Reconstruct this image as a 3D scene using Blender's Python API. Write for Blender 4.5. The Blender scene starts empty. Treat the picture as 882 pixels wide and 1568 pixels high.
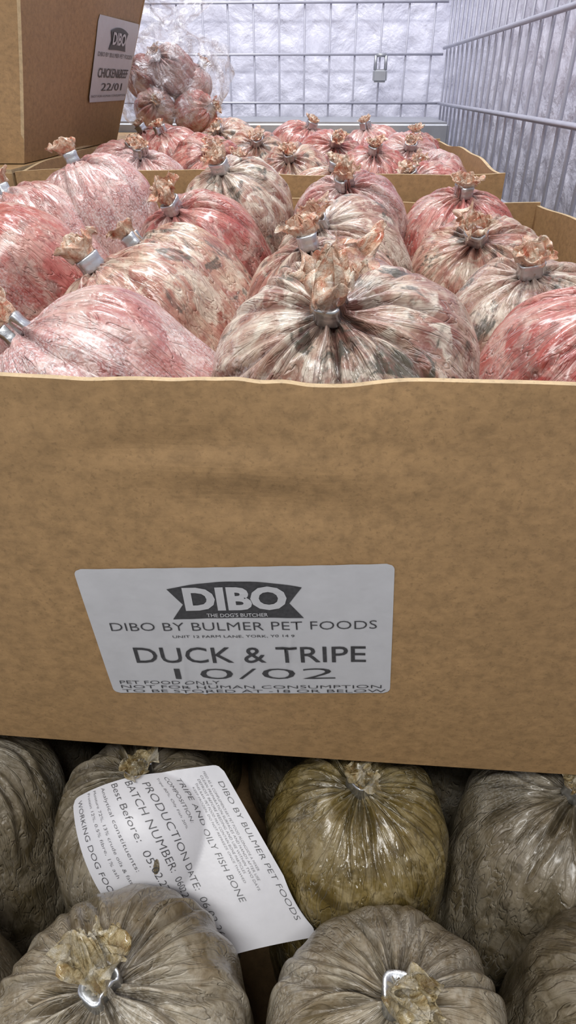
import bpy, bmesh, math, random
import numpy as np
from mathutils import Vector, Matrix

scene = bpy.context.scene
scene.view_settings.view_transform = 'Standard'
CAMZ = 0.66

# ------------------------------------------------------------------ helpers
def link(ob):
    scene.collection.objects.link(ob)
    return ob

def mesh_obj(name, verts, faces, mats, fmat=None, smooth=True, parent=None):
    me = bpy.data.meshes.new(name)
    me.from_pydata([tuple(v) for v in verts], [], [tuple(f) for f in faces])
    for m in mats:
        me.materials.append(m)
    if fmat is not None:
        me.polygons.foreach_set('material_index', np.array(fmat, dtype=np.int32))
    me.polygons.foreach_set('use_smooth', [smooth]*len(me.polygons))
    me.update()
    ob = bpy.data.objects.new(name, me)
    link(ob)
    if parent is not None:
        ob.parent = parent
    return ob

class NT:
    def __init__(self, name):
        self.mat = bpy.data.materials.new(name)
        self.mat.use_nodes = True
        self.t = self.mat.node_tree
        self.b = self.t.nodes['Principled BSDF']
        self.out = self.t.nodes['Material Output']
    def n(self, typ, **kw):
        nd = self.t.nodes.new(typ)
        for k, v in kw.items():
            setattr(nd, k, v)
        return nd
    def l(self, a, b):
        self.t.links.new(a, b)
    def ramp(self, src, stops, interp='LINEAR'):
        r = self.n('ShaderNodeValToRGB')
        r.color_ramp.interpolation = interp
        els = r.color_ramp.elements
        while len(els) < len(stops):
            els.new(0.5)
        for e, (p, c) in zip(els, stops):
            e.position = p
            e.color = (*c, 1) if len(c) == 3 else c
        self.l(src, r.inputs[0])
        return r.outputs[0]
    def gray(self, src, a, b, va=0., vb=1.):
        m = self.n('ShaderNodeMapRange')
        m.inputs['From Min'].default_value = a
        m.inputs['From Max'].default_value = b
        m.inputs['To Min'].default_value = va
        m.inputs['To Max'].default_value = vb
        self.l(src, m.inputs['Value'])
        return m.outputs[0]
    def mix(self, fac, a, b, blend='MIX'):
        m = self.n('ShaderNodeMix', data_type='RGBA', blend_type=blend)
        if isinstance(fac, (int, float)): m.inputs[0].default_value = fac
        else: self.l(fac, m.inputs[0])
        for i, c in ((6, a), (7, b)):
            if isinstance(c, tuple): m.inputs[i].default_value = (*c, 1)
            else: self.l(c, m.inputs[i])
        return m.outputs[2]
    def math(self, op, a, b=0.0):
        m = self.n('ShaderNodeMath', operation=op)
        for i, c in ((0, a), (1, b)):
            if isinstance(c, (int, float)): m.inputs[i].default_value = c
            else: self.l(c, m.inputs[i])
        return m.outputs[0]
    def noise(self, vec, scale, detail=4, rough=0.5, dist=0.0):
        nd = self.n('ShaderNodeTexNoise')
        nd.inputs['Scale'].default_value = scale
        nd.inputs['Detail'].default_value = detail
        nd.inputs['Roughness'].default_value = rough
        nd.inputs['Distortion'].default_value = dist
        self.l(vec, nd.inputs['Vector'])
        return nd.outputs[0]
    def mapping(self, vec, scale=(1, 1, 1), loc=(0, 0, 0)):
        m = self.n('ShaderNodeMapping')
        m.inputs['Scale'].default_value = scale
        m.inputs['Location'].default_value = loc
        self.l(vec, m.inputs['Vector'])
        return m.outputs[0]
    def bump(self, h, strength=0.3, dist=0.001, prev=None):
        b = self.n('ShaderNodeBump')
        b.inputs['Strength'].default_value = strength
        b.inputs['Distance'].default_value = dist
        self.l(h, b.inputs['Height'])
        if prev is not None: self.l(prev, b.inputs['Normal'])
        return b.outputs[0]

# ------------------------------------------------------------------ materials
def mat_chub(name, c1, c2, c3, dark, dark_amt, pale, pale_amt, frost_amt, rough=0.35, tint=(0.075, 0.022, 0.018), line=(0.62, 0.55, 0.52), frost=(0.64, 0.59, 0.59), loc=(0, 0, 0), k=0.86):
    c1, c2, c3, dark, pale = [tuple(x*k for x in c) for c in (c1, c2, c3, dark, pale)]
    m = NT(name)
    geo = m.n('ShaderNodeNewGeometry').outputs['Position']
    pos = m.mapping(geo, loc=loc)
    pol = m.n('ShaderNodeAttribute', attribute_name='polar').outputs['Vector']
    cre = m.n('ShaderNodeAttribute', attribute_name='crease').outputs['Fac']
    n1 = m.noise(pos, 42, 6, 0.62, 0.6)
    col = m.ramp(n1, [(0.34, c1), (0.48, c2), (0.62, c3)])
    n2 = m.noise(pos, 34, 5, 0.62, 1.4)
    col = m.mix(m.math('MULTIPLY', m.gray(n2, 0.51, 0.59), pale_amt), col, pale)
    n2b = m.noise(pol, 3.0, 4, 0.6, 0.8)
    col = m.mix(m.math('MULTIPLY', m.gray(n2b, 0.54, 0.64), pale_amt*0.5), col, pale)
    col = m.mix(m.gray(m.noise(m.mapping(pol, loc=(5, 3, 1)), 3.4, 4, 0.6, 0.8), 0.54, 0.68, 0.0, 0.6), col, tuple(x*0.8 for x in c1))
    n3 = m.noise(m.mapping(pos, loc=(3.1, 1.7, 0.4)), 38, 6, 0.62, 1.0)
    col = m.mix(m.math('MULTIPLY', m.gray(n3, 0.55, 0.62), dark_amt), col, dark)
    n6 = m.noise(pos, 130, 3, 0.6, 0.8)
    col = m.mix(m.math('MULTIPLY', m.gray(n6, 0.54, 0.68), 0.5), col, c1)
    col = m.mix(m.math('MULTIPLY', m.gray(cre, 0.2, 0.9), 0.85), col, tint)  # blood tint in the pleats, also putting crease shade into the colour
    nw = m.noise(pol, 5.0, 2, 0.5, 0.7)
    ridge = m.math('ABSOLUTE', m.math('SUBTRACT', nw, 0.5))
    rl = m.gray(ridge, 0.0, 0.018)
    nmask = m.gray(m.noise(pos, 18, 3), 0.45, 0.62)
    fl = m.math('MULTIPLY', m.math('SUBTRACT', 1.0, rl), m.math('MULTIPLY', nmask, 0.55))
    col = m.mix(fl, col, line)
    n4 = m.noise(pos, 620, 3, 0.65)
    n4b = m.noise(pos, 16, 4, 0.55)
    fz = m.gray(n4b, 0.64 - 0.27*frost_amt, 0.82 - 0.22*frost_amt)
    col = m.mix(m.math('MULTIPLY', fz, 0.18*frost_amt), col, frost)
    f4 = m.math('MULTIPLY', m.gray(n4, 0.47, 0.60), fz)
    f4 = m.math('MULTIPLY', f4, min(1.0, 0.40+frost_amt*0.40))
    col = m.mix(f4, col, frost)
    m.l(col, m.b.inputs['Base Color'])
    r = m.math('ADD', m.math('MULTIPLY', m.gray(n4b, 0.35, 0.65), 0.3), rough - 0.12)
    m.l(r, m.b.inputs['Roughness'])
    m.b.inputs['Coat Weight'].default_value = 0.35
    m.b.inputs['Coat Roughness'].default_value = 0.16
    b1 = m.bump(m.noise(pol, 5, 3, 0.5, 0.6), 0.45, 0.005)
    b1 = m.bump(m.gray(ridge, 0.0, 0.05), 0.5, 0.0016, b1)
    b2 = m.bump(m.noise(pos, 130, 3, 0.55, 0.4), 0.5, 0.0014, b1)
    b3 = m.bump(n4, 0.3*frost_amt+0.04, 0.0007, b2)
    m.l(b3, m.b.inputs['Normal'])
    return m.mat

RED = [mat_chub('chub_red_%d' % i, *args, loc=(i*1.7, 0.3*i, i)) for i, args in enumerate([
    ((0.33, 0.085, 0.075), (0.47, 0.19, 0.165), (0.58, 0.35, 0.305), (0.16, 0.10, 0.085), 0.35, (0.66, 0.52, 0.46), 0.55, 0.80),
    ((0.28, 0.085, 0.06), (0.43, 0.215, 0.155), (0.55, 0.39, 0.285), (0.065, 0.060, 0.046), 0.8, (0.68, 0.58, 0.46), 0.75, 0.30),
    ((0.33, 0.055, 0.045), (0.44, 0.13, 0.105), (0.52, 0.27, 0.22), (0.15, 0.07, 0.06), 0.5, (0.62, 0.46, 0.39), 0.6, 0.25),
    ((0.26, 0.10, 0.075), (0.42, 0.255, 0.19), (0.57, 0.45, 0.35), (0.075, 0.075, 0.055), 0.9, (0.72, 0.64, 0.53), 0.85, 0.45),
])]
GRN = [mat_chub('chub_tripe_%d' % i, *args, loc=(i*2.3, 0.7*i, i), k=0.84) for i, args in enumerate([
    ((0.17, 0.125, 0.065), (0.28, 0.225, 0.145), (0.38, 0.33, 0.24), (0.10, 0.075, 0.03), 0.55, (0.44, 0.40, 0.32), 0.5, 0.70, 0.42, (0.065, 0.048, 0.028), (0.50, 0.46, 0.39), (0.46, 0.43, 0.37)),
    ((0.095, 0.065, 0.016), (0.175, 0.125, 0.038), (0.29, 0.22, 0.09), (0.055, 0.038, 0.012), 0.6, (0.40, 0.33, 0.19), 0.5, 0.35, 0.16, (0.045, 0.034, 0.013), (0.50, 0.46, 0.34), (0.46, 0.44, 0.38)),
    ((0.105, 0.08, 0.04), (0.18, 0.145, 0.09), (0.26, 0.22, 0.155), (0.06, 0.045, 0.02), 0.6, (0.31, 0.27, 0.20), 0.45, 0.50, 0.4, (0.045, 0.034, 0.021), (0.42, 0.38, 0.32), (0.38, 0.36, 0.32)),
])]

def mat_clip():
    m = NT('aluminium_clip')
    m.b.inputs['Metallic'].default_value = 1.0
    m.b.inputs['Base Color'].default_value = (0.60, 0.62, 0.64, 1)
    m.b.inputs['Roughness'].default_value = 0.35
    p = m.n('ShaderNodeNewGeometry').outputs['Position']
    m.l(m.bump(m.noise(p, 300, 3), 0.4, 0.0008), m.b.inputs['Normal'])
    return m.mat
CLIP = mat_clip()

def mat_tuft(name, a, b, c, alpha=0.8):
    m = NT(name)
    p = m.n('ShaderNodeNewGeometry').outputs['Position']
    n = m.noise(p, 95, 5, 0.65, 1.0)
    m.l(m.ramp(n, [(0.36, a), (0.48, b), (0.62, c)]), m.b.inputs['Base Color'])
    m.b.inputs['Roughness'].default_value = 0.25
    m.l(m.gray(m.noise(p, 90, 3), 0.35, 0.6, 1.0, alpha-0.35), m.b.inputs['Alpha'])
    m.b.inputs['Coat Weight'].default_value = 0.5
    m.l(m.bump(m.noise(p, 260, 5, 0.65), 0.9, 0.003), m.b.inputs['Normal'])
    return m.mat
TUFT_R = mat_tuft('tuft_film_red', (0.48, 0.12, 0.055), (0.63, 0.37, 0.24), (0.74, 0.63, 0.50))
TUFT_G = mat_tuft('tuft_film_tan', (0.20, 0.12, 0.03), (0.38, 0.30, 0.15), (0.54, 0.49, 0.38))

def mat_card(name, base=(0.325, 0.198, 0.088), k=1.0):
    m = NT(name)
    p = m.n('ShaderNodeNewGeometry').outputs['Position']
    d = tuple(c*0.78 for c in base); h = tuple(min(1, c*1.18) for c in base)
    n1 = m.noise(m.mapping(p, (1, 1, 1.25)), 150, 4, 0.65, 0.2)
    col = m.ramp(n1, [(0.32, d), (0.5, base), (0.68, h)])
    n2 = m.noise(m.mapping(p, (1, 1, 1.1)), 11, 4, 0.55)
    col = m.mix(m.math('MULTIPLY', m.gray(n2, 0.35, 0.7), 0.35), col, tuple(c*0.80 for c in base))
    n3 = m.noise(p, 480, 2, 0.6)
    col = m.mix(m.math('MULTIPLY', m.gray(n3, 0.58, 0.70), 0.45), col, tuple(c*0.55 for c in base))
    m.l(col, m.b.inputs['Base Color'])
    m.b.inputs['Roughness'].default_value = 0.6
    b1 = m.bump(m.noise(m.mapping(p, (0.7, 1, 1.4)), 9, 2, 0.4), 0.25, 0.008)
    b1 = m.bump(m.noise(p, 60, 3, 0.5), 0.10, 0.002, b1)
    m.l(m.bump(n1, 0.25, 0.0008, b1), m.b.inputs['Normal'])
    return m.mat
CARD = mat_card('kraft_cardboard')
CARD_EDGE = mat_card('kraft_cut_edge', (0.44, 0.32, 0.18))

def mat_paper(name, col=(0.50, 0.50, 0.515)):
    m = NT(name)
    p = m.n('ShaderNodeNewGeometry').outputs['Position']
    n = m.noise(p, 60, 4, 0.6)
    m.l(m.ramp(n, [(0.3, tuple(c*0.93 for c in col)), (0.7, col)]), m.b.inputs['Base Color'])
    m.b.inputs['Roughness'].default_value = 0.40
    m.l(m.bump(m.noise(p, 90, 3), 0.2, 0.0015), m.b.inputs['Normal'])
    return m.mat
PAPER = mat_paper('label_paper')
PAPER2 = mat_paper('leaflet_paper', (0.60, 0.60, 0.63))
def mat_ink(name, c):
    m = NT(name)
    p = m.n('ShaderNodeNewGeometry').outputs['Position']
    m.l(m.ramp(m.noise(p, 500, 3), [(0.3, c), (0.8, tuple(x*1.6+0.01 for x in c))]), m.b.inputs['Base Color'])
    m.b.inputs['Roughness'].default_value = 0.5
    return m.mat
INK = mat_ink('label_ink', (0.034, 0.034, 0.037))

def mat_frostwall(name, c0, c1):
    m = NT(name)
    p = m.n('ShaderNodeNewGeometry').outputs['Position']
    n = m.noise(p, 14, 5, 0.55, 0.3)
    v = m.n('ShaderNodeTexVoronoi', feature='SMOOTH_F1')
    v.inputs['Scale'].default_value = 30
    m.l(p, v.inputs['Vector'])
    m.l(m.ramp(n, [(0.3, c0), (0.7, c1)]), m.b.inputs['Base Color'])
    m.b.inputs['Roughness'].default_value = 0.35
    b = m.bump(n, 0.45, 0.025)
    b = m.bump(v.outputs['Distance'], 0.45, 0.012, b)
    m.l(m.bump(m.noise(p, 120, 2), 0.2, 0.002, b), m.b.inputs['Normal'])
    return m.mat
WALLM = mat_frostwall('frosted_freezer_wall', (0.56, 0.56, 0.66), (0.76, 0.76, 0.86))
def mat_metal(name, c, metallic, rough):
    m = NT(name)
    p = m.n('ShaderNodeNewGeometry').outputs['Position']
    n = m.noise(p, 40, 4)
    m.l(m.ramp(n, [(0.3, tuple(x*0.85 for x in c)), (0.7, c)]), m.b.inputs['Base Color'])
    m.b.inputs['Metallic'].default_value = metallic
    m.b.inputs['Roughness'].default_value = rough
    return m.mat
WIRE = mat_metal('galvanised_wire', (0.44, 0.44, 0.51), 0.3, 0.38)
STEEL = mat_metal('steel_sheet', (0.36, 0.37, 0.40), 0.6, 0.42)
FLOORM = mat_metal('freezer_floor', (0.16, 0.16, 0.17), 0.2, 0.6)

def mat_film():
    m = NT('clear_bag_film')
    p = m.n('ShaderNodeNewGeometry').outputs['Position']
    m.b.inputs['Base Color'].default_value = (0.85, 0.83, 0.88, 1)
    m.b.inputs['Roughness'].default_value = 0.10
    m.l(m.gray(m.noise(p, 38, 4, 0.6, 1.0), 0.45, 0.66, 0.10, 0.75), m.b.inputs['Alpha'])
    m.l(m.bump(m.noise(p, 45, 4, 0.6, 1.5), 1.0, 0.014), m.b.inputs['Normal'])
    return m.mat
FILM = mat_film()

# ------------------------------------------------------------------ chub
def chub(name, c, r, axis, seed, bodymat, tuftmat, down=0.14, res=(224, 84), tuft=0.017, tbend=(0, 0, 0), pleat=1.0, parent=None, npl=34, tall=1.0):
    rng = np.random.default_rng(seed)
    NA, NS = res
    c = Vector((c[0], c[1], c[2]+CAMZ))
    ax = Vector(axis).normalized()
    h = 0.88*r
    prof = []
    nd = int(NS*0.62)
    phis = np.linspace(0.055, math.pi/2, nd)
    for ph in phis:
        rr = r*math.sin(ph)**0.84
        zz = h*max(0.0, math.cos(ph))**0.95
        zz += 0.0035*math.exp(-(rr/0.0085)**2) - 0.0040*math.exp(-(rr/0.020)**2)
        prof.append((rr, zz))
    nc = int(NS*0.26)
    for k in range(1, nc+1):
        f = k/nc
        prof.append((r*(1+0.02*math.sin(f*math.pi)), -f*(down-0.6*r)))
    nb = NS-nd-nc
    for k in range(1, nb+1):
        ph = math.pi/2*k/nb
        prof.append((max(r*math.cos(ph), 0.003), -(down-0.6*r)-0.6*r*math.sin(ph)))
    ztop = prof[0][1]
    prof = [(0.0003, ztop+0.0096), (0.0050, ztop+0.0095), (0.0054, ztop+0.003)] + prof
    prof = np.array(prof)
    seg = np.r_[0, np.cumsum(np.hypot(np.diff(prof[:, 0]), np.diff(prof[:, 1])))]
    th = np.linspace(0, 2*math.pi, NA, endpoint=False)
    T, S = np.meshgrid(th, seg)
    R0 = np.repeat(prof[:, 0][:, None], NA, 1)
    Z0 = np.repeat(prof[:, 1][:, None], NA, 1)
    D = np.zeros_like(T); C = np.zeros_like(T)
    for i in range(npl):
        t0 = 2*math.pi*(i+rng.uniform(-0.6, 0.6))/npl
        w = rng.uniform(0.0008, 0.0019)
        Lp = rng.choice([rng.uniform(0.035, 0.06), rng.uniform(0.06, 0.13)])
        dep = rng.uniform(0.0010, 0.0038)*pleat
        drift = rng.uniform(-3.0, 3.0)
        tt = t0 + drift*np.maximum(S-0.02, 0) + rng.uniform(0.02, 0.08)*np.sin(S*rng.uniform(50, 110)+rng.uniform(0, 6))*np.clip(S/0.03, 0, 1)
        d = (T-tt+math.pi) % (2*math.pi)-math.pi
        arc = d*np.maximum(R0, 0.008)
        ww = w*(0.7+S/0.07)
        g = np.exp(-(arc/ww)**2)
        fade = np.clip(1-S/Lp, 0, 1)**0.7*np.clip(S/0.012, 0, 1)
        D -= dep*g*fade
        sh = np.exp(-((np.abs(arc)-2.2*ww)/(1.1*ww))**2)
        D += 0.5*dep*sh*fade
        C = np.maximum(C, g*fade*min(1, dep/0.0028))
    for k in range(7):
        kt = rng.integers(1, 6); ks = rng.uniform(15, 70)
        D += r*0.012*np.sin(kt*T+rng.uniform(0, 6.28)+ks*S*0.6)*np.sin(ks*S+rng.uniform(0, 6.28))*np.clip(S/0.03, 0, 1)
    for k in range(6):
        kt = rng.integers(7, 20)
        D += 0.0004*np.sin(kt*T+rng.uniform(0, 6.28)+rng.uniform(-90, 90)*S)*np.clip(S/0.03, 0, 1)
    D = np.clip(D, -0.3*R0, 0.3*R0)
    dr = np.gradient(prof[:, 0]); dz = np.gradient(prof[:, 1])
    ln = np.hypot(dr, dz)
    nr = (-dz/ln)[:, None]; nz = (dr/ln)[:, None]
    RR = R0 + D*nr
    ZZ = Z0 + D*nz
    ell = 1+0.03*np.cos(2*(T-rng.uniform(0, 3.1)))*np.clip(S/0.04, 0, 1)
    X = RR*np.cos(T)*ell; Y = RR*np.sin(T)*ell
    V = np.stack([X, Y, ZZ], -1).reshape(-1, 3)
    n0 = prof.shape[0]
    faces = []; fm = []
    for i in range(n0-1):
        a = i*NA; b = a+NA
        for j in range(NA):
            j2 = (j+1) % NA
            faces.append((a+j, b+j, b+j2, a+j2))
    fm += [0]*len(faces)
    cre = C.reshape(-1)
    pol = np.stack([np.cos(T)*2.2, np.sin(T)*2.2, S*10+seed*3.1], -1).reshape(-1, 3)
    verts = [V]; base = len(V)
    # clip ring : crimped aluminium band
    zc0 = ztop-0.0005; zc1 = ztop+0.0105
    a_, b_ = 0.0070, 0.0054
    pr = [(0.0, zc0+0.001), (0.0014, zc0), (0.002, zc0+0.0012), (0.0014, (zc0+zc1)/2-0.001), (0.0014, (zc0+zc1)/2+0.001), (0.002, zc1-0.0012), (0.0014, zc1), (0.0, zc1-0.001), (-0.0028, zc1-0.001), (-0.0028, zc0+0.001)]
    nq = 28; cv = []
    rot = rng.uniform(0, 6.28)
    for (o, z) in pr:
        for j in range(nq):
            t = 2*math.pi*j/nq
            cx, sx = math.cos(t), math.sin(t)
            px = (a_+o)*math.copysign(abs(cx)**0.55, cx)
            py = (b_+o)*math.copysign(abs(sx)**0.55, sx)
            if sx < -0.2 and abs(cx) < 0.25: py += 0.0018
            cv.append((px*math.cos(rot)-py*math.sin(rot), px*math.sin(rot)+py*math.cos(rot), z))
    k = len(pr)
    for i in range(k):
        for j in range(nq):
            j2 = (j+1) % nq; i2 = (i+1) % k
            faces.append((base+i*nq+j, base+i*nq+j2, base+i2*nq+j2, base+i2*nq+j)); fm.append(1)
    verts.append(np.array(cv)); base += len(cv)
    # tuft: closed crumpled knot (layer 1) inside a torn flare (layer 0)
    ntf = 110; nt = 14
    for layer in range(2):
        tv = []
        ph = rng.uniform(0, 6.28, 6); am = rng.uniform(0.5, 1.0, 6)
        size = tuft*(1.0 if layer == 0 else 0.62)*rng.uniform(0.92, 1.08)
        hgt = tuft*tall*(0.75 if layer == 0 else 1.0)
        locb = (rng.uniform(-0.3, 0.3), rng.uniform(-0.3, 0.3))
        for i in range(nt):
            t = i/(nt-1)
            for j in range(ntf):
                a = 2*math.pi*j/ntf
                ruf = 0.30*am[0]*math.sin(5*a+ph[0]+4*t) + 0.32*am[1]*math.sin(9*a+ph[1]-5*t) + 0.30*am[2]*math.sin(15*a+ph[2]+7*t)
                lob = 0.85+0.35*math.sin(2*a+ph[3])+0.2*math.sin(3*a+ph[4])
                if layer == 0:
                    curl = math.sin(min(1.0, t*1.15)*math.pi*0.62)
                else:
                    curl = math.sin(math.pi*min(0.985, 0.10+0.90*t))
                rad = 0.0045*(1-t*(layer == 1))+size*curl*lob*(0.75+0.65*ruf*min(1, t*1.3))
                rad = max(rad, 0.0004 if (layer == 1 and t > 0.95) else 0.0022)
                aa = a+0.3*t*math.sin(7*a+ph[5])
                if layer == 0:
                    z = ztop+0.0085+hgt*(math.sin(t*2.1)*(0.85+0.22*lob)) + hgt*0.16*t*(math.sin(8*a+ph[1]+6*t)+math.sin(13*a+ph[2]-4*t))
                else:
                    z = ztop+0.0085+hgt*(1.15*t)+hgt*0.18*math.sin(math.pi*t)*(math.sin(6*a+ph[1]+8*t)+0.7*math.sin(11*a+ph[2]-9*t))
                tv.append((rad*math.cos(aa)+locb[0]*size*t, rad*math.sin(aa)+locb[1]*size*t, z))
        for i in range(nt-1):
            for j in range(ntf):
                j2 = (j+1) % ntf
                faces.append((base+i*ntf+j, base+i*ntf+j2, base+(i+1)*ntf+j2, base+(i+1)*ntf+j)); fm.append(2)
        verts.append(np.array(tv)); base += len(tv)
    AV = np.concatenate(verts)
    q = Vector((0, 0, 1)).rotation_difference(ax).to_matrix()
    q = q @ Matrix.Rotation(rng.uniform(0, 6.28), 3, 'Z')
    M = np.array(q)
    W = AV @ M.T
    nb0 = len(V)+len(cv)
    tb = np.array(tbend, dtype=float)
    hh = np.clip((AV[nb0:, 2]-ztop-0.008)/0.018, 0, 1.3)[:, None]
    W[nb0:] += hh*tb[None, :]
    ob = mesh_obj(name, W, faces, [bodymat, CLIP, tuftmat], fm, True, parent)
    ob.location = c
    me = ob.data
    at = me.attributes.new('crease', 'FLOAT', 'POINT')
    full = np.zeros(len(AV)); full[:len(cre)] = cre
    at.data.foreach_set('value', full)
    ap = me.attributes.new('polar', 'FLOAT_VECTOR', 'POINT')
    fp = np.zeros((len(AV), 3)); fp[:len(pol)] = pol
    ap.data.foreach_set('vector', fp.reshape(-1))
    return ob

# ------------------------------------------------------------------ cartons
def slab(V, F, FM, P, nx, nz, thick, inward):
    base = len(V)
    inw = Vector(inward)
    for s in (0, 1):
        for j in range(nz+1):
            for i in range(nx+1):
                p = Vector(P(i/nx, j/nz))
                V.append(p+inw*thick*s)
    n = (nx+1)*(nz+1)
    def id(s, i, j): return base+s*n+j*(nx+1)+i
    for j in range(nz):
        for i in range(nx):
            F.append((id(0, i, j), id(0, i+1, j), id(0, i+1, j+1), id(0, i, j+1))); FM.append(0)
            F.append((id(1, i, j), id(1, i, j+1), id(1, i+1, j+1), id(1, i+1, j))); FM.append(0)
    for i in range(nx):
        F.append((id(0, i, nz), id(0, i+1, nz), id(1, i+1, nz), id(1, i, nz))); FM.append(1)
        F.append((id(0, i, 0), id(1, i, 0), id(1, i+1, 0), id(0, i+1, 0))); FM.append(1)
    for j in range(nz):
        F.append((id(0, 0, j), id(0, 0, j+1), id(1, 0, j+1), id(1, 0, j))); FM.append(1)
        F.append((id(0, nx, j), id(1, nx, j), id(1, nx, j+1), id(0, nx, j+1))); FM.append(1)

def open_carton(name, x0, x1, y0, y1, z0, z1, seed=0, frontf=None, topf=None, botf=None, thick=0.004, nx=100, nz=40):
    rng = random.Random(seed)
    V, F, FM = [], [], []
    p = [rng.uniform(0, 6.28) for _ in range(8)]
    z0 += CAMZ; z1 += CAMZ
    bf = botf or (lambda x: 0.0)
    def wob(u, k):
        return 0.0022*math.sin(u*7+p[k])+0.0012*math.sin(u*19+p[k+1])
    def front(u, v):
        x = x0+(x1-x0)*u
        top = z1+(topf(x) if topf else wob(u, 0))
        zb = z0+bf(x)
        z = zb+(top-zb)*v
        y = y0+(frontf(x, z-CAMZ) if frontf else 0.003*math.sin(math.pi*u)*-1)
        return (x, y, z)
    def back(u, v):
        x = x0+(x1-x0)*u
        zb = z0+bf(x)
        return (x, y1+0.004*math.sin(math.pi*u)*v, zb+(z1+wob(u, 2)-zb)*v)
    def left(u, v):
        y = y0+(y1-y0)*u
        zb = z0+bf(x0)
        return (x0-0.006*math.sin(math.pi*u)*v, y, zb+(z1+wob(u, 4)-zb)*v)
    def right(u, v):
        y = y0+(y1-y0)*u
        zb = z0+bf(x1)
        return (x1+0.008*math.sin(math.pi*u)*v, y, zb+(z1+wob(u, 6)-zb)*v)
    slab(V, F, FM, front, nx, nz, thick, (0, 1, 0))
    slab(V, F, FM, back, 40, 12, thick, (0, -1, 0))
    slab(V, F, FM, left, 40, 12, thick, (1, 0, 0))
    slab(V, F, FM, right, 40, 12, thick, (-1, 0, 0))
    def bottom(u, v):
        x = x0+0.001+(x1-x0-0.002)*u
        return (x, y0+0.001+(y1-y0-0.002)*v, z0+bf(x))
    slab(V, F, FM, bottom, 4, 4, thick, (0, 0, 1))
    return mesh_obj(name, V, F, [CARD, CARD_EDGE], FM, False)

def ffront(x, z):
    v = (z+0.36)/0.257
    y = -0.005*math.sin(math.pi*min(1, max(0, (x+0.36)/0.585)))*(0.4+0.6*math.sin(math.pi*min(1, max(0, v))))
    y += 0.0010*math.exp(-((z+0.135)/0.014)**2)*math.sin(x*14+1.0)
    y += 0.0022*math.exp(-((z+0.165+0.08*x)/0.013)**2)*math.exp(-((x+0.02)/0.06)**2)
    y -= 0.0016*math.exp(-((z+0.146)/0.010)**2)*math.exp(-((x+0.03)/0.045)**2)
    y += 0.0018*math.exp(-((z+0.128-0.1*x)/0.008)**2)*math.exp(-((x+0.075)/0.04)**2)
    y += 0.0035*max(0, (v-0.85)/0.15)**2*math.exp(-((x-0.02)/0.05)**2)
    return y
def ftop(x):
    t = 0.0009*math.sin(x*23)+0.0003*math.sin(x*71+1)
    t -= 0.0036*math.exp(-((x-0.006)/0.022)**2)
    t += 0.0010*math.exp(-((x+0.045)/0.01)**2)
    t -= 0.0008*math.exp(-((x+0.10)/0.012)**2)
    t += 0.0004*math.sin(x*310)*math.exp(-((x+0.03)/0.03)**2)
    return t
def fbot(x):
    return 0.007-0.0345*(x+0.205)

box_front = open_carton('cardboard_box', -0.365, 0.226, 0.0, 0.506, -0.361, -0.103, 1, ffront, ftop, fbot, nx=260, nz=100)
box_rear = open_carton('cardboard_box', -0.355, 0.192, 0.535, 1.04, -0.335, -0.080, 2, nx=60, nz=12)
box_low = open_carton('cardboard_box', -0.365, 0.245, -0.215, 0.32, -0.655, -0.445, 3, nx=60, nz=12)

def closed_carton(name, corners, z0, z1, top_corners=None, thick=0.004, n=30):
    top_corners = top_corners or corners
    V, F, FM = [], [], []
    for k in range(4):
        a, b = Vector(corners[k]), Vector(corners[(k+1) % 4])
        at, bt = Vector(top_corners[k]), Vector(top_corners[(k+1) % 4])
        d = (b-a).normalized(); nrm = Vector((d.y, -d.x, 0))
        def P(u, v, a=a, b=b, at=at, bt=bt, nrm=nrm):
            p = a.lerp(b, u).lerp(at.lerp(bt, u), v)
            o = 0.004*math.sin(math.pi*u)*math.sin(math.pi*v)+0.0012*math.sin(9*u+5*v)
            return (p.x+nrm.x*o, p.y+nrm.y*o, z0+CAMZ+(z1-z0)*v)
        slab(V, F, FM, P, n, n, thick, (-nrm.x, -nrm.y, 0))
    def quadslab(q, z, off):
        def P(u, v):
            p = q[0].lerp(q[1], u).lerp(q[3].lerp(q[2], u), v)
            return (p.x, p.y, z+CAMZ)
        slab(V, F, FM, P, 4, 4, thick, (0, 0, off))
    C = [Vector(c) for c in corners]; Tc = [Vector(c) for c in top_corners]
    quadslab(C, z0+0.0005, 1)
    m01 = Tc[0].lerp(Tc[1], 0.497); m32 = Tc[3].lerp(Tc[2], 0.497)
    n01 = Tc[0].lerp(Tc[1], 0.503); n32 = Tc[3].lerp(Tc[2], 0.503)
    quadslab([Tc[0], m01, m32, Tc[3]], z1, 1)
    quadslab([n01, Tc[1], Tc[2], n32], z1, 1)
    return mesh_obj(name, V, F, [CARD, CARD_EDGE], FM, False)

tall = closed_carton('tall_cardboard_box',
    [(-0.80, 0.60), (-0.37, 0.60), (-0.371, 1.0), (-0.80, 1.0)], -0.079, 0.22,
    [(-0.80, 0.60), (-0.308, 0.60), (-0.253, 1.0), (-0.80, 1.0)])
stack_l = closed_carton('closed_cardboard_box', [(-0.84, 0.545), (-0.363, 0.545), (-0.363, 1.05), (-0.84, 1.05)], -0.655, -0.084)
stack_r = closed_carton('closed_cardboard_box', [(-0.352, 0.54), (0.19, 0.54), (0.19, 1.04), (-0.352, 1.04)], -0.655, -0.3405)
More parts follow.
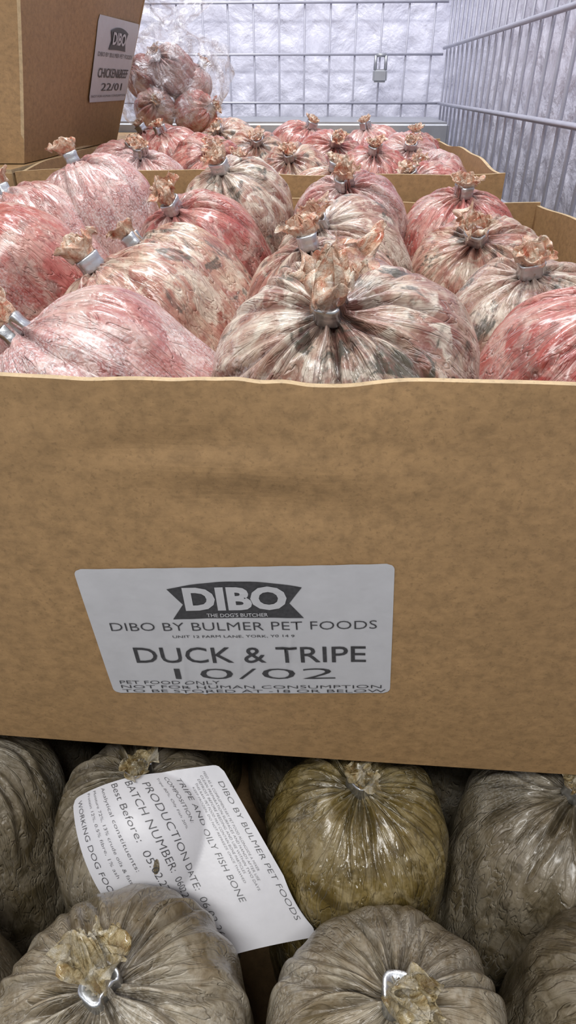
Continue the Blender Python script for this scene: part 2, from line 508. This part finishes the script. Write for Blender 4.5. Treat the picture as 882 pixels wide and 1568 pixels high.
# ------------------------------------------------------------------ labels
def make_label(name, P, W, H, parent, nu=70, nv=40, rc=0.004, mat=None):
    V, F = [], []
    for j in range(nv+1):
        v = j/nv
        dv = min(v, 1-v)*H
        ins = 0 if dv >= rc else rc-math.sqrt(max(0, rc*rc-(rc-dv)**2))
        for i in range(nu+1):
            u = i/nu
            u2 = ins/W+(1-2*ins/W)*u
            V.append(P(u2, v, 0.0))
    for j in range(nv):
        for i in range(nu):
            a = j*(nu+1)+i
            F.append((a, a+1, a+nu+2, a+nu+1))
    return mesh_obj(name, V, F, [mat or PAPER], None, True, parent)

def text_on(P, body, x0, x1, ytop, ybot, parent, mat=None, bold=0.0, off=0.0004, name='printed_text'):
    cu = bpy.data.curves.new('tmp', 'FONT')
    cu.body = body; cu.size = 1.0; cu.offset = bold; cu.resolution_u = 3
    ob = bpy.data.objects.new('tmp', cu); link(ob)
    bpy.context.view_layer.update()
    dg = bpy.context.evaluated_depsgraph_get()
    me = bpy.data.meshes.new_from_object(ob.evaluated_get(dg))
    bpy.data.objects.remove(ob)
    bm = bmesh.new(); bm.from_mesh(me)
    bmesh.ops.triangulate(bm, faces=bm.faces)
    xs = [v.co.x for v in bm.verts]; ys = [v.co.y for v in bm.verts]
    xa, xb, ya, yb = min(xs), max(xs), min(ys), max(ys)
    L = [e for e in bm.edges if e.calc_length() > 0.35]
    if L: bmesh.ops.subdivide_edges(bm, edges=L, cuts=2)
    for v in bm.verts:
        u = x0+(x1-x0)*(v.co.x-xa)/(xb-xa)
        w = 1-(ytop+(ybot-ytop)*(yb-v.co.y)/(yb-ya))
        v.co = P(u, w, off)
    bm.to_mesh(me); bm.free()
    me.materials.clear(); me.materials.append(mat or INK)
    me.name = name
    o = bpy.data.objects.new(name, me); link(o); o.parent = parent
    return o

def banner(P, x0, x1, ytop, ybot, parent, off=0.0003):
    V, F = [], []; ns, nt = 40, 16
    for j in range(nt+1):
        t = j/nt
        notch = 0.10*(x1-x0)*(1-abs(2*t-1))
        for i in range(ns+1):
            s = i/ns
            a = x0+notch; b = x1-notch
            arc = (1-(2*s-1)**2)
            yt = ytop+0.18*(ybot-ytop)*(1-arc); yb = ybot-0.03*(ybot-ytop)*arc
            V.append(P(a+(b-a)*s, 1-(yt+(yb-yt)*t), off))
    for j in range(nt):
        for i in range(ns):
            a = j*(ns+1)+i
            F.append((a, a+ns+1, a+ns+2, a+1))
    mesh_obj('printed_logo_panel', V, F, [INK], None, True, parent)

LW, LH = 0.1645, 0.0965
def PL(u, v, off):
    bl = Vector((-0.119, -0.3030)); ex = Vector((0.1642, 0.0108)).normalized(); ey = Vector((-ex.y, ex.x))
    p = bl+ex*LW*u+ey*LH*v
    wr = 0.0009*math.exp(-((u-0.27-0.05*v)/0.010)**2)*math.exp(-((v-0.15)/0.25)**2)
    wr += 0.0007*math.exp(-((u-0.34+0.02*v)/0.008)**2)*math.exp(-((v-0.05)/0.2)**2)
    wr += 0.0006*math.exp(-((u-0.62-0.1*v)/0.007)**2)*math.exp(-((v-0.35)/0.12)**2)
    wr += 0.0005*math.exp(-((u-0.47-0.05*v)/0.007)**2)*math.exp(-((v-0.28)/0.12)**2)
    wr += 0.0001*math.sin(u*60+v*9)
    return Vector((p.x, ffront(p.x, p.y)-0.0006-wr-off, p.y+CAMZ))
lab = make_label('box_label', PL, LW, LH, box_front, 200, 90)
banner(PL, 0.285, 0.715, 0.095, 0.365, box_front)
text_on(PL, 'DIBO', 0.335, 0.665, 0.130, 0.300, box_front, PAPER, 0.045, 0.0006)
text_on(PL, "THE DOG'S BUTCHER", 0.40, 0.60, 0.320, 0.348, box_front, PAPER, 0.01, 0.0006)
text_on(PL, 'DIBO BY BULMER PET FOODS', 0.065, 0.95, 0.390, 0.452, box_front, None, -0.010)
text_on(PL, 'UNIT 12 FARM LANE, YORK, Y0 14 9', 0.27, 0.68, 0.490, 0.512, box_front)
text_on(PL, 'DUCK & TRIPE', 0.12, 0.915, 0.588, 0.720, box_front, None, 0.004)
text_on(PL, '10/02', 0.245, 0.81, 0.770, 0.862, box_front, None, -0.012)
text_on(PL, 'PET FOOD ONLY', 0.035, 0.40, 0.880, 0.910, box_front, None, -0.008)
text_on(PL, 'NOT FOR HUMAN CONSUMPTION', 0.035, 0.97, 0.922, 0.950, box_front, None, -0.008)
text_on(PL, 'TO BE STORED AT -18 OR BELOW', 0.035, 0.985, 0.962, 0.988, box_front, None, -0.008)

def PT(u, v, off):
    L = 1.06+0.18*u-0.25
    z = -0.021+0.100*v
    f = (L-0.60)/0.4
    vv = (z+0.079)/0.299
    lean = 0.062+f*0.056
    n = Vector((1, -0.1, -0.35)).normalized()
    o = 0.004*math.sin(math.pi*f)*math.sin(math.pi*vv)+0.0016
    return Vector((-0.37+lean*vv+o, L, z+CAMZ))+n*off*2
make_label('box_label', PT, 0.18, 0.10, tall, 20, 14)
banner(PT, 0.285, 0.715, 0.095, 0.365, tall, 0.0006)
text_on(PT, 'DIBO', 0.34, 0.66, 0.15, 0.30, tall, PAPER, 0.03, 0.0010)
text_on(PT, 'DIBO BY BULMER PET FOODS', 0.065, 0.95, 0.40, 0.45, tall)
text_on(PT, 'CHICKEN&BEEF', 0.12, 0.915, 0.585, 0.700, tall, None, 0.01)
text_on(PT, '22/01', 0.245, 0.81, 0.765, 0.86, tall)
text_on(PT, 'NOT FOR HUMAN CONSUMPTION', 0.035, 0.97, 0.912, 0.94, tall)

# ------------------------------------------------------------------ chubs : front carton
N = 'frozen_meat_chub'
top = [
 ((-0.130, 0.090, -0.157), 0.066, (-0.68, -0.02, 0.70), 0, 0.013, (-0.010, 0, 0.006)),
 ((0.012, 0.074, -0.136), 0.069, (-0.15, -0.54, 0.84), 3, 0.0165, (0.004, 0.006, 0.006)),
 ((0.157, 0.115, -0.156), 0.064, (0.25, -0.15, 0.95), 2, 0.012, (0, 0, 0)),
 ((-0.132, 0.200, -0.152), 0.063, (-0.51, -0.08, 0.86), 1, 0.012, (-0.006, 0, 0.004)),
 ((0.000, 0.212, -0.143), 0.061, (-0.23, -0.09, 0.97), 1, 0.012, (-0.004, 0, 0)),
 ((0.150, 0.225, -0.158), 0.061, (-0.17, -0.28, 0.96), 3, 0.013, (0, 0, 0)),
 ((0.133, 0.325, -0.146), 0.060, (-0.25, -0.52, 0.83), 1, 0.012, (0, 0, 0.006)),
 ((0.129, 0.425, -0.136), 0.060, (-0.05, -0.25, 0.97), 2, 0.011, (0, 0, 0)),
 ((0.012, 0.325, -0.133), 0.057, (-0.37, -0.5, 0.76), 3, 0.011, (0, 0, 0.004)),
 ((0.022, 0.430, -0.123), 0.059, (-0.13, -0.45, 0.87), 0, 0.011, (0, 0, 0.004)),
 ((-0.116, 0.368, -0.134), 0.059, (-0.36, -0.4, 0.85), 2, 0.013, (-0.002, 0, 0.006)),
 ((-0.091, 0.447, -0.112), 0.057, (-0.25, -0.38, 0.88), 3, 0.011, (0, 0, 0.003)),
 ((-0.261, 0.285, -0.137), 0.061, (-0.5, -0.2, 0.85), 2, 0.012, (0, 0, 0)),
 ((-0.284, 0.405, -0.134), 0.061, (-0.5, 0.1, 0.78), 0, 0.012, (0, 0, 0.004)),
 ((-0.124, 0.280, -0.147), 0.057, (-0.6, 0.1, 0.78), 1, 0.012, (0, 0, 0)),
 ((-0.235, 0.445, -0.112), 0.059, (-0.34, 0.0, 0.95), 0, 0.012, (-0.004, 0, 0.002)),
 ((-0.285, 0.155, -0.165), 0.062, (-0.1, -0.1, 0.95), 0, 0.012, (0, 0, 0)),
]
for i, (c, r, ax, mi, tf, tb) in enumerate(top):
    az = Vector(ax).normalized().z
    down = (c[2]+0.350-r*math.sqrt(max(0, 1-az*az)))/az
    down = max(0.09, min(0.205, down))
    if az < 0.88: down = min(down, 0.13)
    big = i < 7
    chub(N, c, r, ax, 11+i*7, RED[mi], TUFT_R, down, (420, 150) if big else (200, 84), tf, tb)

rear = [((-0.2235, 0.600, -0.113), 0.054), ((-0.12, 0.605, -0.125), 0.055), ((0.0, 0.60, -0.13), 0.055), ((0.115, 0.605, -0.128), 0.055),
        ((-0.28, 0.72, -0.115), 0.056), ((-0.165, 0.72, -0.108), 0.056), ((-0.05, 0.725, -0.118), 0.055), ((0.06, 0.72, -0.116), 0.055), ((0.14, 0.73, -0.122), 0.052),
        ((-0.24, 0.84, -0.105), 0.056), ((-0.115, 0.845, -0.108), 0.056), ((0.0, 0.84, -0.108), 0.056), ((0.115, 0.845, -0.112), 0.056),
        ((-0.29, 0.965, -0.105), 0.056), ((-0.17, 0.965, -0.100), 0.056), ((-0.05, 0.965, -0.102), 0.056), ((0.07, 0.965, -0.105), 0.056), ((0.14, 0.965, -0.11), 0.05)]
rng = random.Random(5)
for i, (c, r) in enumerate(rear):
    chub(N, c, r, (rng.uniform(-0.45, 0.35), rng.uniform(-0.8, -0.1), 0.85), 200+i*3, RED[(0, 2, 1, 2)[i % 4]], TUFT_R, 0.13, (96, 44), 0.009)

low = [((-0.094, -0.136, -0.408), 0.065, (0.0, -0.02, 1), 0, 0.0105, (-0.009, 0.014, 0)),
       ((0.045, -0.136, -0.418), 0.066, (0.0, 0.10, 1), 0, 0.012, (0.008, -0.014, 0)),
       ((0.180, -0.122, -0.418), 0.064, (0.1, 0.0, 1), 2, 0.011, (0, 0, 0)),
       ((-0.232, -0.132, -0.428), 0.064, (-0.1, 0.0, 1), 0, 0.011, (0, 0, 0)),
       ((-0.114, -0.012, -0.439), 0.065, (0.0, 0.10, 0.99), 2, 0.010, (0, -0.006, -0.003)),
       ((0.0345, -0.010, -0.439), 0.065, (-0.02, 0.06, 0.99), 1, 0.010, (0, -0.004, -0.003)),
       ((0.168, -0.010, -0.438), 0.065, (0.10, 0.10, 0.98), 2, 0.010, (0.004, -0.006, -0.003)),
       ((-0.250, -0.006, -0.434), 0.066, (-0.05, 0.2, 0.97), 2, 0.011, (0, 0, 0)),
       ]
for i, (c, r, ax, mi, tf, tb) in enumerate(low):
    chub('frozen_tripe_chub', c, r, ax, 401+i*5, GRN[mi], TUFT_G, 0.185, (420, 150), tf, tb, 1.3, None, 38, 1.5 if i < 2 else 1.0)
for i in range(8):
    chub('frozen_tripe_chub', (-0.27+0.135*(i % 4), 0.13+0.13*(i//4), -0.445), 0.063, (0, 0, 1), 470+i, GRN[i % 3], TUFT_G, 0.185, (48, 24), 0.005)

# paper label draped over the tripe chub
P1 = Vector((-0.153, -0.026, -0.384)); P2 = Vector((-0.060, 0.000, -0.376)); P3 = Vector((0.0086, -0.076, -0.434)); P4 = Vector((-0.087, -0.100, -0.445))
balls = [(Vector((-0.114, -0.012, -0.439)), 0.0685), (Vector((0.0345, -0.010, -0.439)), 0.0685)]
def PP0(u, v):
    a = P1.lerp(P4, u); b = P2.lerp(P3, u)
    p = a.lerp(b, v)
    p = p+Vector((0, 0, 1))*0.006*math.sin(math.pi*v)*1.0
    p = p + Vector((0, -0.3, 0.7))*0.0018*math.sin(7*u+4*v)
    for c, r in balls:
        d = p-c
        if d.length < r: p = c+d.normalized()*r
    return p
def PP(u, v, off):
    p = PP0(u, v)
    e = 0.01
    n = (PP0(u+e, v)-PP0(u-e, v)).cross(PP0(u, v+e)-PP0(u, v-e)).normalized()
    if n.z < 0: n = -n
    p = p+n*off
    return Vector((p.x, p.y, p.z+CAMZ))
leaf = make_label('paper_product_label', PP, 0.118, 0.105, None, 60, 60, 0.005, PAPER2)
def tl(s, x0, x1, a, b, bold=-0.014):
    text_on(PP, s, x0, x1, a, b, leaf, None, bold, 0.0007)
tl('DIBO BY BULMER PET FOODS', 0.10, 0.90, 0.045, 0.080)
for k in range(5):
    tl(['FEED AS A COMPLEMENTARY PET FOOD ALONGSIDE A MIXER', 'CLEAN PREPARATION SURFACES AND HANDS AFTER USE', 'DEFROST BEFORE FEEDING AND USE WITHIN TWO DAYS', 'THIS RAW PET FOOD MAY CONTAIN BONE PARTICLES', 'KEEP FROZEN, DO NOT REFREEZE ONCE THAWED'][k], 0.03+0.02*k, 0.62+0.05*(k % 3), 0.125+k*0.030, 0.141+k*0.030)
tl('TRIPE AND OILY FISH BONE', 0.05, 0.76, 0.30, 0.340)
tl('COMPOSITION:', 0.04, 0.30, 0.385, 0.412)
tl('Tripe 80%, Oily Fish 20%', 0.04, 0.32, 0.445, 0.465)
tl('PRODUCTION DATE:  06.02.26', 0.06, 0.90, 0.515, 0.558)
tl('BATCH NUMBER:  060226', 0.03, 0.70, 0.605, 0.646)
tl('Best Before:  05.02.27', 0.02, 0.56, 0.69, 0.725)
tl('Analytical constituents:', 0.02, 0.42, 0.77, 0.795)
tl('Moisture 72%, 13% crude oils & fats', 0.02, 0.46, 0.825, 0.843)
tl('Protein 12%, 0.5% fibre, 1% ash', 0.02, 0.42, 0.865, 0.883)
tl('WORKING DOG FOOD', 0.04, 0.50, 0.925, 0.953)

# ------------------------------------------------------------------ clear bag of chubs
bag = bpy.data.objects.new('clear_bag_of_meat_chubs', None); link(bag)
BC = Vector((-0.300, 1.165, -0.018))
for i, (o, ax) in enumerate([((-0.03, -0.03, -0.02), (0.3, -0.8, 0.4)), ((0.05, -0.02, -0.025), (0.8, -0.4, 0.3)), ((0.0, -0.01, 0.045), (-0.4, -0.6, 0.5)), ((-0.06, 0.03, 0.03), (-0.7, -0.3, 0.5)), ((0.035, 0.03, 0.02), (0.5, 0.1, 0.8))]):
    chub('chub_%d' % i, BC+Vector(o), 0.036, ax, 600+i, RED[2 if i % 2 else 0], TUFT_R, 0.045, (80, 36), 0.009, parent=bag)
def bagmesh():
    V, F = [], []; na, nz = 110, 70
    rg = random.Random(3); ph = [rg.uniform(0, 6.28) for _ in range(10)]
    for j in range(nz+1):
        t = j/nz
        z = -0.062+0.205*t
        rb = 0.105*math.sqrt(max(0.0004, 1-(2*min(t, 0.75)/1.5*1.0-0.62)**2*1.9)) if t < 0.72 else 0.0
        if t >= 0.72: rb = 0.105*(0.62-0.5*((t-0.72)/0.14) if t < 0.82 else 0.22+0.55*(t-0.82)/0.18)
        rb = max(rb, 0.012)
        for i in range(na):
            a = 2*math.pi*i/na
            w = 1+0.06*math.sin(5*a+ph[0]+8*t)+0.05*math.sin(11*a+ph[1]-13*t)+0.035*math.sin(19*a+ph[2]+21*t)+0.05*math.sin(3*a+ph[3]+5*t)
            V.append((BC.x+rb*w*math.cos(a), BC.y+rb*0.8*w*math.sin(a), BC.z+z+CAMZ+0.008*math.sin(4*a+ph[4])*t))
    for j in range(nz):
        for i in range(na):
            i2 = (i+1) % na
            F.append((j*na+i, j*na+i2, (j+1)*na+i2, (j+1)*na+i))
    mesh_obj('bag_film', V, F, [FILM], None, True, bag)
bagmesh()
closed_carton('closed_cardboard_box', [(-0.62, 1.06), (0.15, 1.06), (0.15, 1.33), (-0.62, 1.33)], -0.655, -0.090)

# ------------------------------------------------------------------ room shell
def box_mesh(name, x0, x1, y0, y1, z0, z1, mat, bev=0.0):
    bm = bmesh.new()
    bmesh.ops.create_cube(bm, size=1)
    for v in bm.verts:
        v.co = Vector(((x0+x1)/2+v.co.x*(x1-x0), (y0+y1)/2+v.co.y*(y1-y0), (z0+z1)/2+v.co.z*(z1-z0)))
    if bev:
        bmesh.ops.bevel(bm, geom=bm.edges[:], offset=bev, segments=3, affect='EDGES')
    me = bpy.data.meshes.new(name); bm.to_mesh(me); bm.free()
    me.materials.append(mat)
    o = bpy.data.objects.new(name, me); return link(o)
box_mesh('floor', -1.1, 0.36, -1.2, 1.80, -0.04, 0.0, FLOORM)
box_mesh('wall_back', -1.1, 0.36, 1.72, 1.80, 0.0, 1.25, WALLM)
box_mesh('wall_right', 0.315, 0.36, -0.6, 1.72, 0.0, 1.25, WALLM)
box_mesh('wall_left', -1.1, -1.05, -0.6, 1.72, 0.0, 1.25, WALLM)
box_mesh('steel_ledge', -1.04, 0.255, 1.34, 1.63, 0.0, CAMZ-0.066, STEEL, 0.006)

def rods(name, segs, mat, parent=None):
    V, F = [], []
    for (p0, p1, r) in segs:
        p0 = Vector(p0); p1 = Vector(p1); d = (p1-p0).normalized()
        a = d.orthogonal().normalized(); b = d.cross(a)
        base = len(V); k = 10
        for p in (p0, p1):
            for i in range(k):
                t = 2*math.pi*i/k
                V.append(p+(a*math.cos(t)+b*math.sin(t))*r)
        for i in range(k):
            i2 = (i+1) % k
            F.append((base+i, base+i2, base+k+i2, base+k+i))
        F.append(tuple(base+i for i in reversed(range(k)))); F.append(tuple(base+k+i for i in range(k)))
    return mesh_obj(name, V, F, [mat], None, True, parent)
ZB, ZT = 0.005, 1.2
segs = []
y = -0.5
while y < 1.66:
    segs.append(((0.275, y, ZB), (0.275, y, ZT), 0.0026)); y += 0.055
for k in range(11):
    z = CAMZ-0.038+0.112*(k-5)
    if ZB < z < ZT:
        segs.append(((0.269, -0.5, z), (0.269, 1.66, z), 0.0036))
rods('wire_mesh_panel', segs, WIRE)
segs = []
x = -1.0
while x < 0.268:
    segs.append(((x, 1.665, ZB), (x, 1.665, ZT), 0.0024)); x += 0.062
for k in range(11):
    z = CAMZ-0.038+0.100*(k-5)
    if ZB < z < ZT:
        segs.append(((-1.0, 1.659, z), (0.268, 1.659, z), 0.0028))
rods('wire_mesh_panel', segs, WIRE)
lt = box_mesh('mesh_latch_bracket', 0.10, 0.135, 1.640, 1.655, CAMZ+0.005, CAMZ+0.032, STEEL, 0.004)
rods('latch_hook', [((0.105, 1.647, CAMZ+0.03), (0.105, 1.647, CAMZ+0.06), 0.004), ((0.105, 1.647, CAMZ+0.06), (0.130, 1.647, CAMZ+0.06), 0.004), ((0.130, 1.647, CAMZ+0.03), (0.130, 1.647, CAMZ+0.06), 0.004)], STEEL, lt)

# ------------------------------------------------------------------ lights
def area(name, loc, target, sx, sy, power, col):
    l = bpy.data.lights.new(name, 'AREA'); l.shape = 'RECTANGLE'; l.size = sx; l.size_y = sy
    l.energy = power; l.color = col
    o = bpy.data.objects.new(name, l); link(o); o.location = loc
    o.rotation_euler = (Vector(target)-Vector(loc)).to_track_quat('-Z', 'Y').to_euler()
    return o
area('ceiling_lamp_rear', (-0.2, 0.9, 2.3), (-0.1, 1.1, 0.5), 1.2, 0.25, 47, (0.96, 0.97, 1.0))
area('fill_light_front', (-0.2, -1.0, 2.2), (0, 0.0, 0.4), 1.4, 0.25, 36, (1.0, 0.985, 0.96))  # added fill light behind the camera, brightens the front carton face
w = bpy.data.worlds.new('World'); scene.world = w; w.use_nodes = True
w.node_tree.nodes['Background'].inputs[0].default_value = (0.95, 0.97, 1.0, 1)
w.node_tree.nodes['Background'].inputs[1].default_value = 0.40

# ------------------------------------------------------------------ camera
cd = bpy.data.cameras.new('Camera'); cam = bpy.data.objects.new('Camera', cd); link(cam)
cam.location = (0, -0.25, CAMZ)
cam.rotation_euler = (math.radians(90-34.2), 0, math.radians(3.3))
cd.sensor_fit = 'VERTICAL'; cd.sensor_height = 36; cd.lens = 22.09
cd.clip_start = 0.01
scene.camera = cam
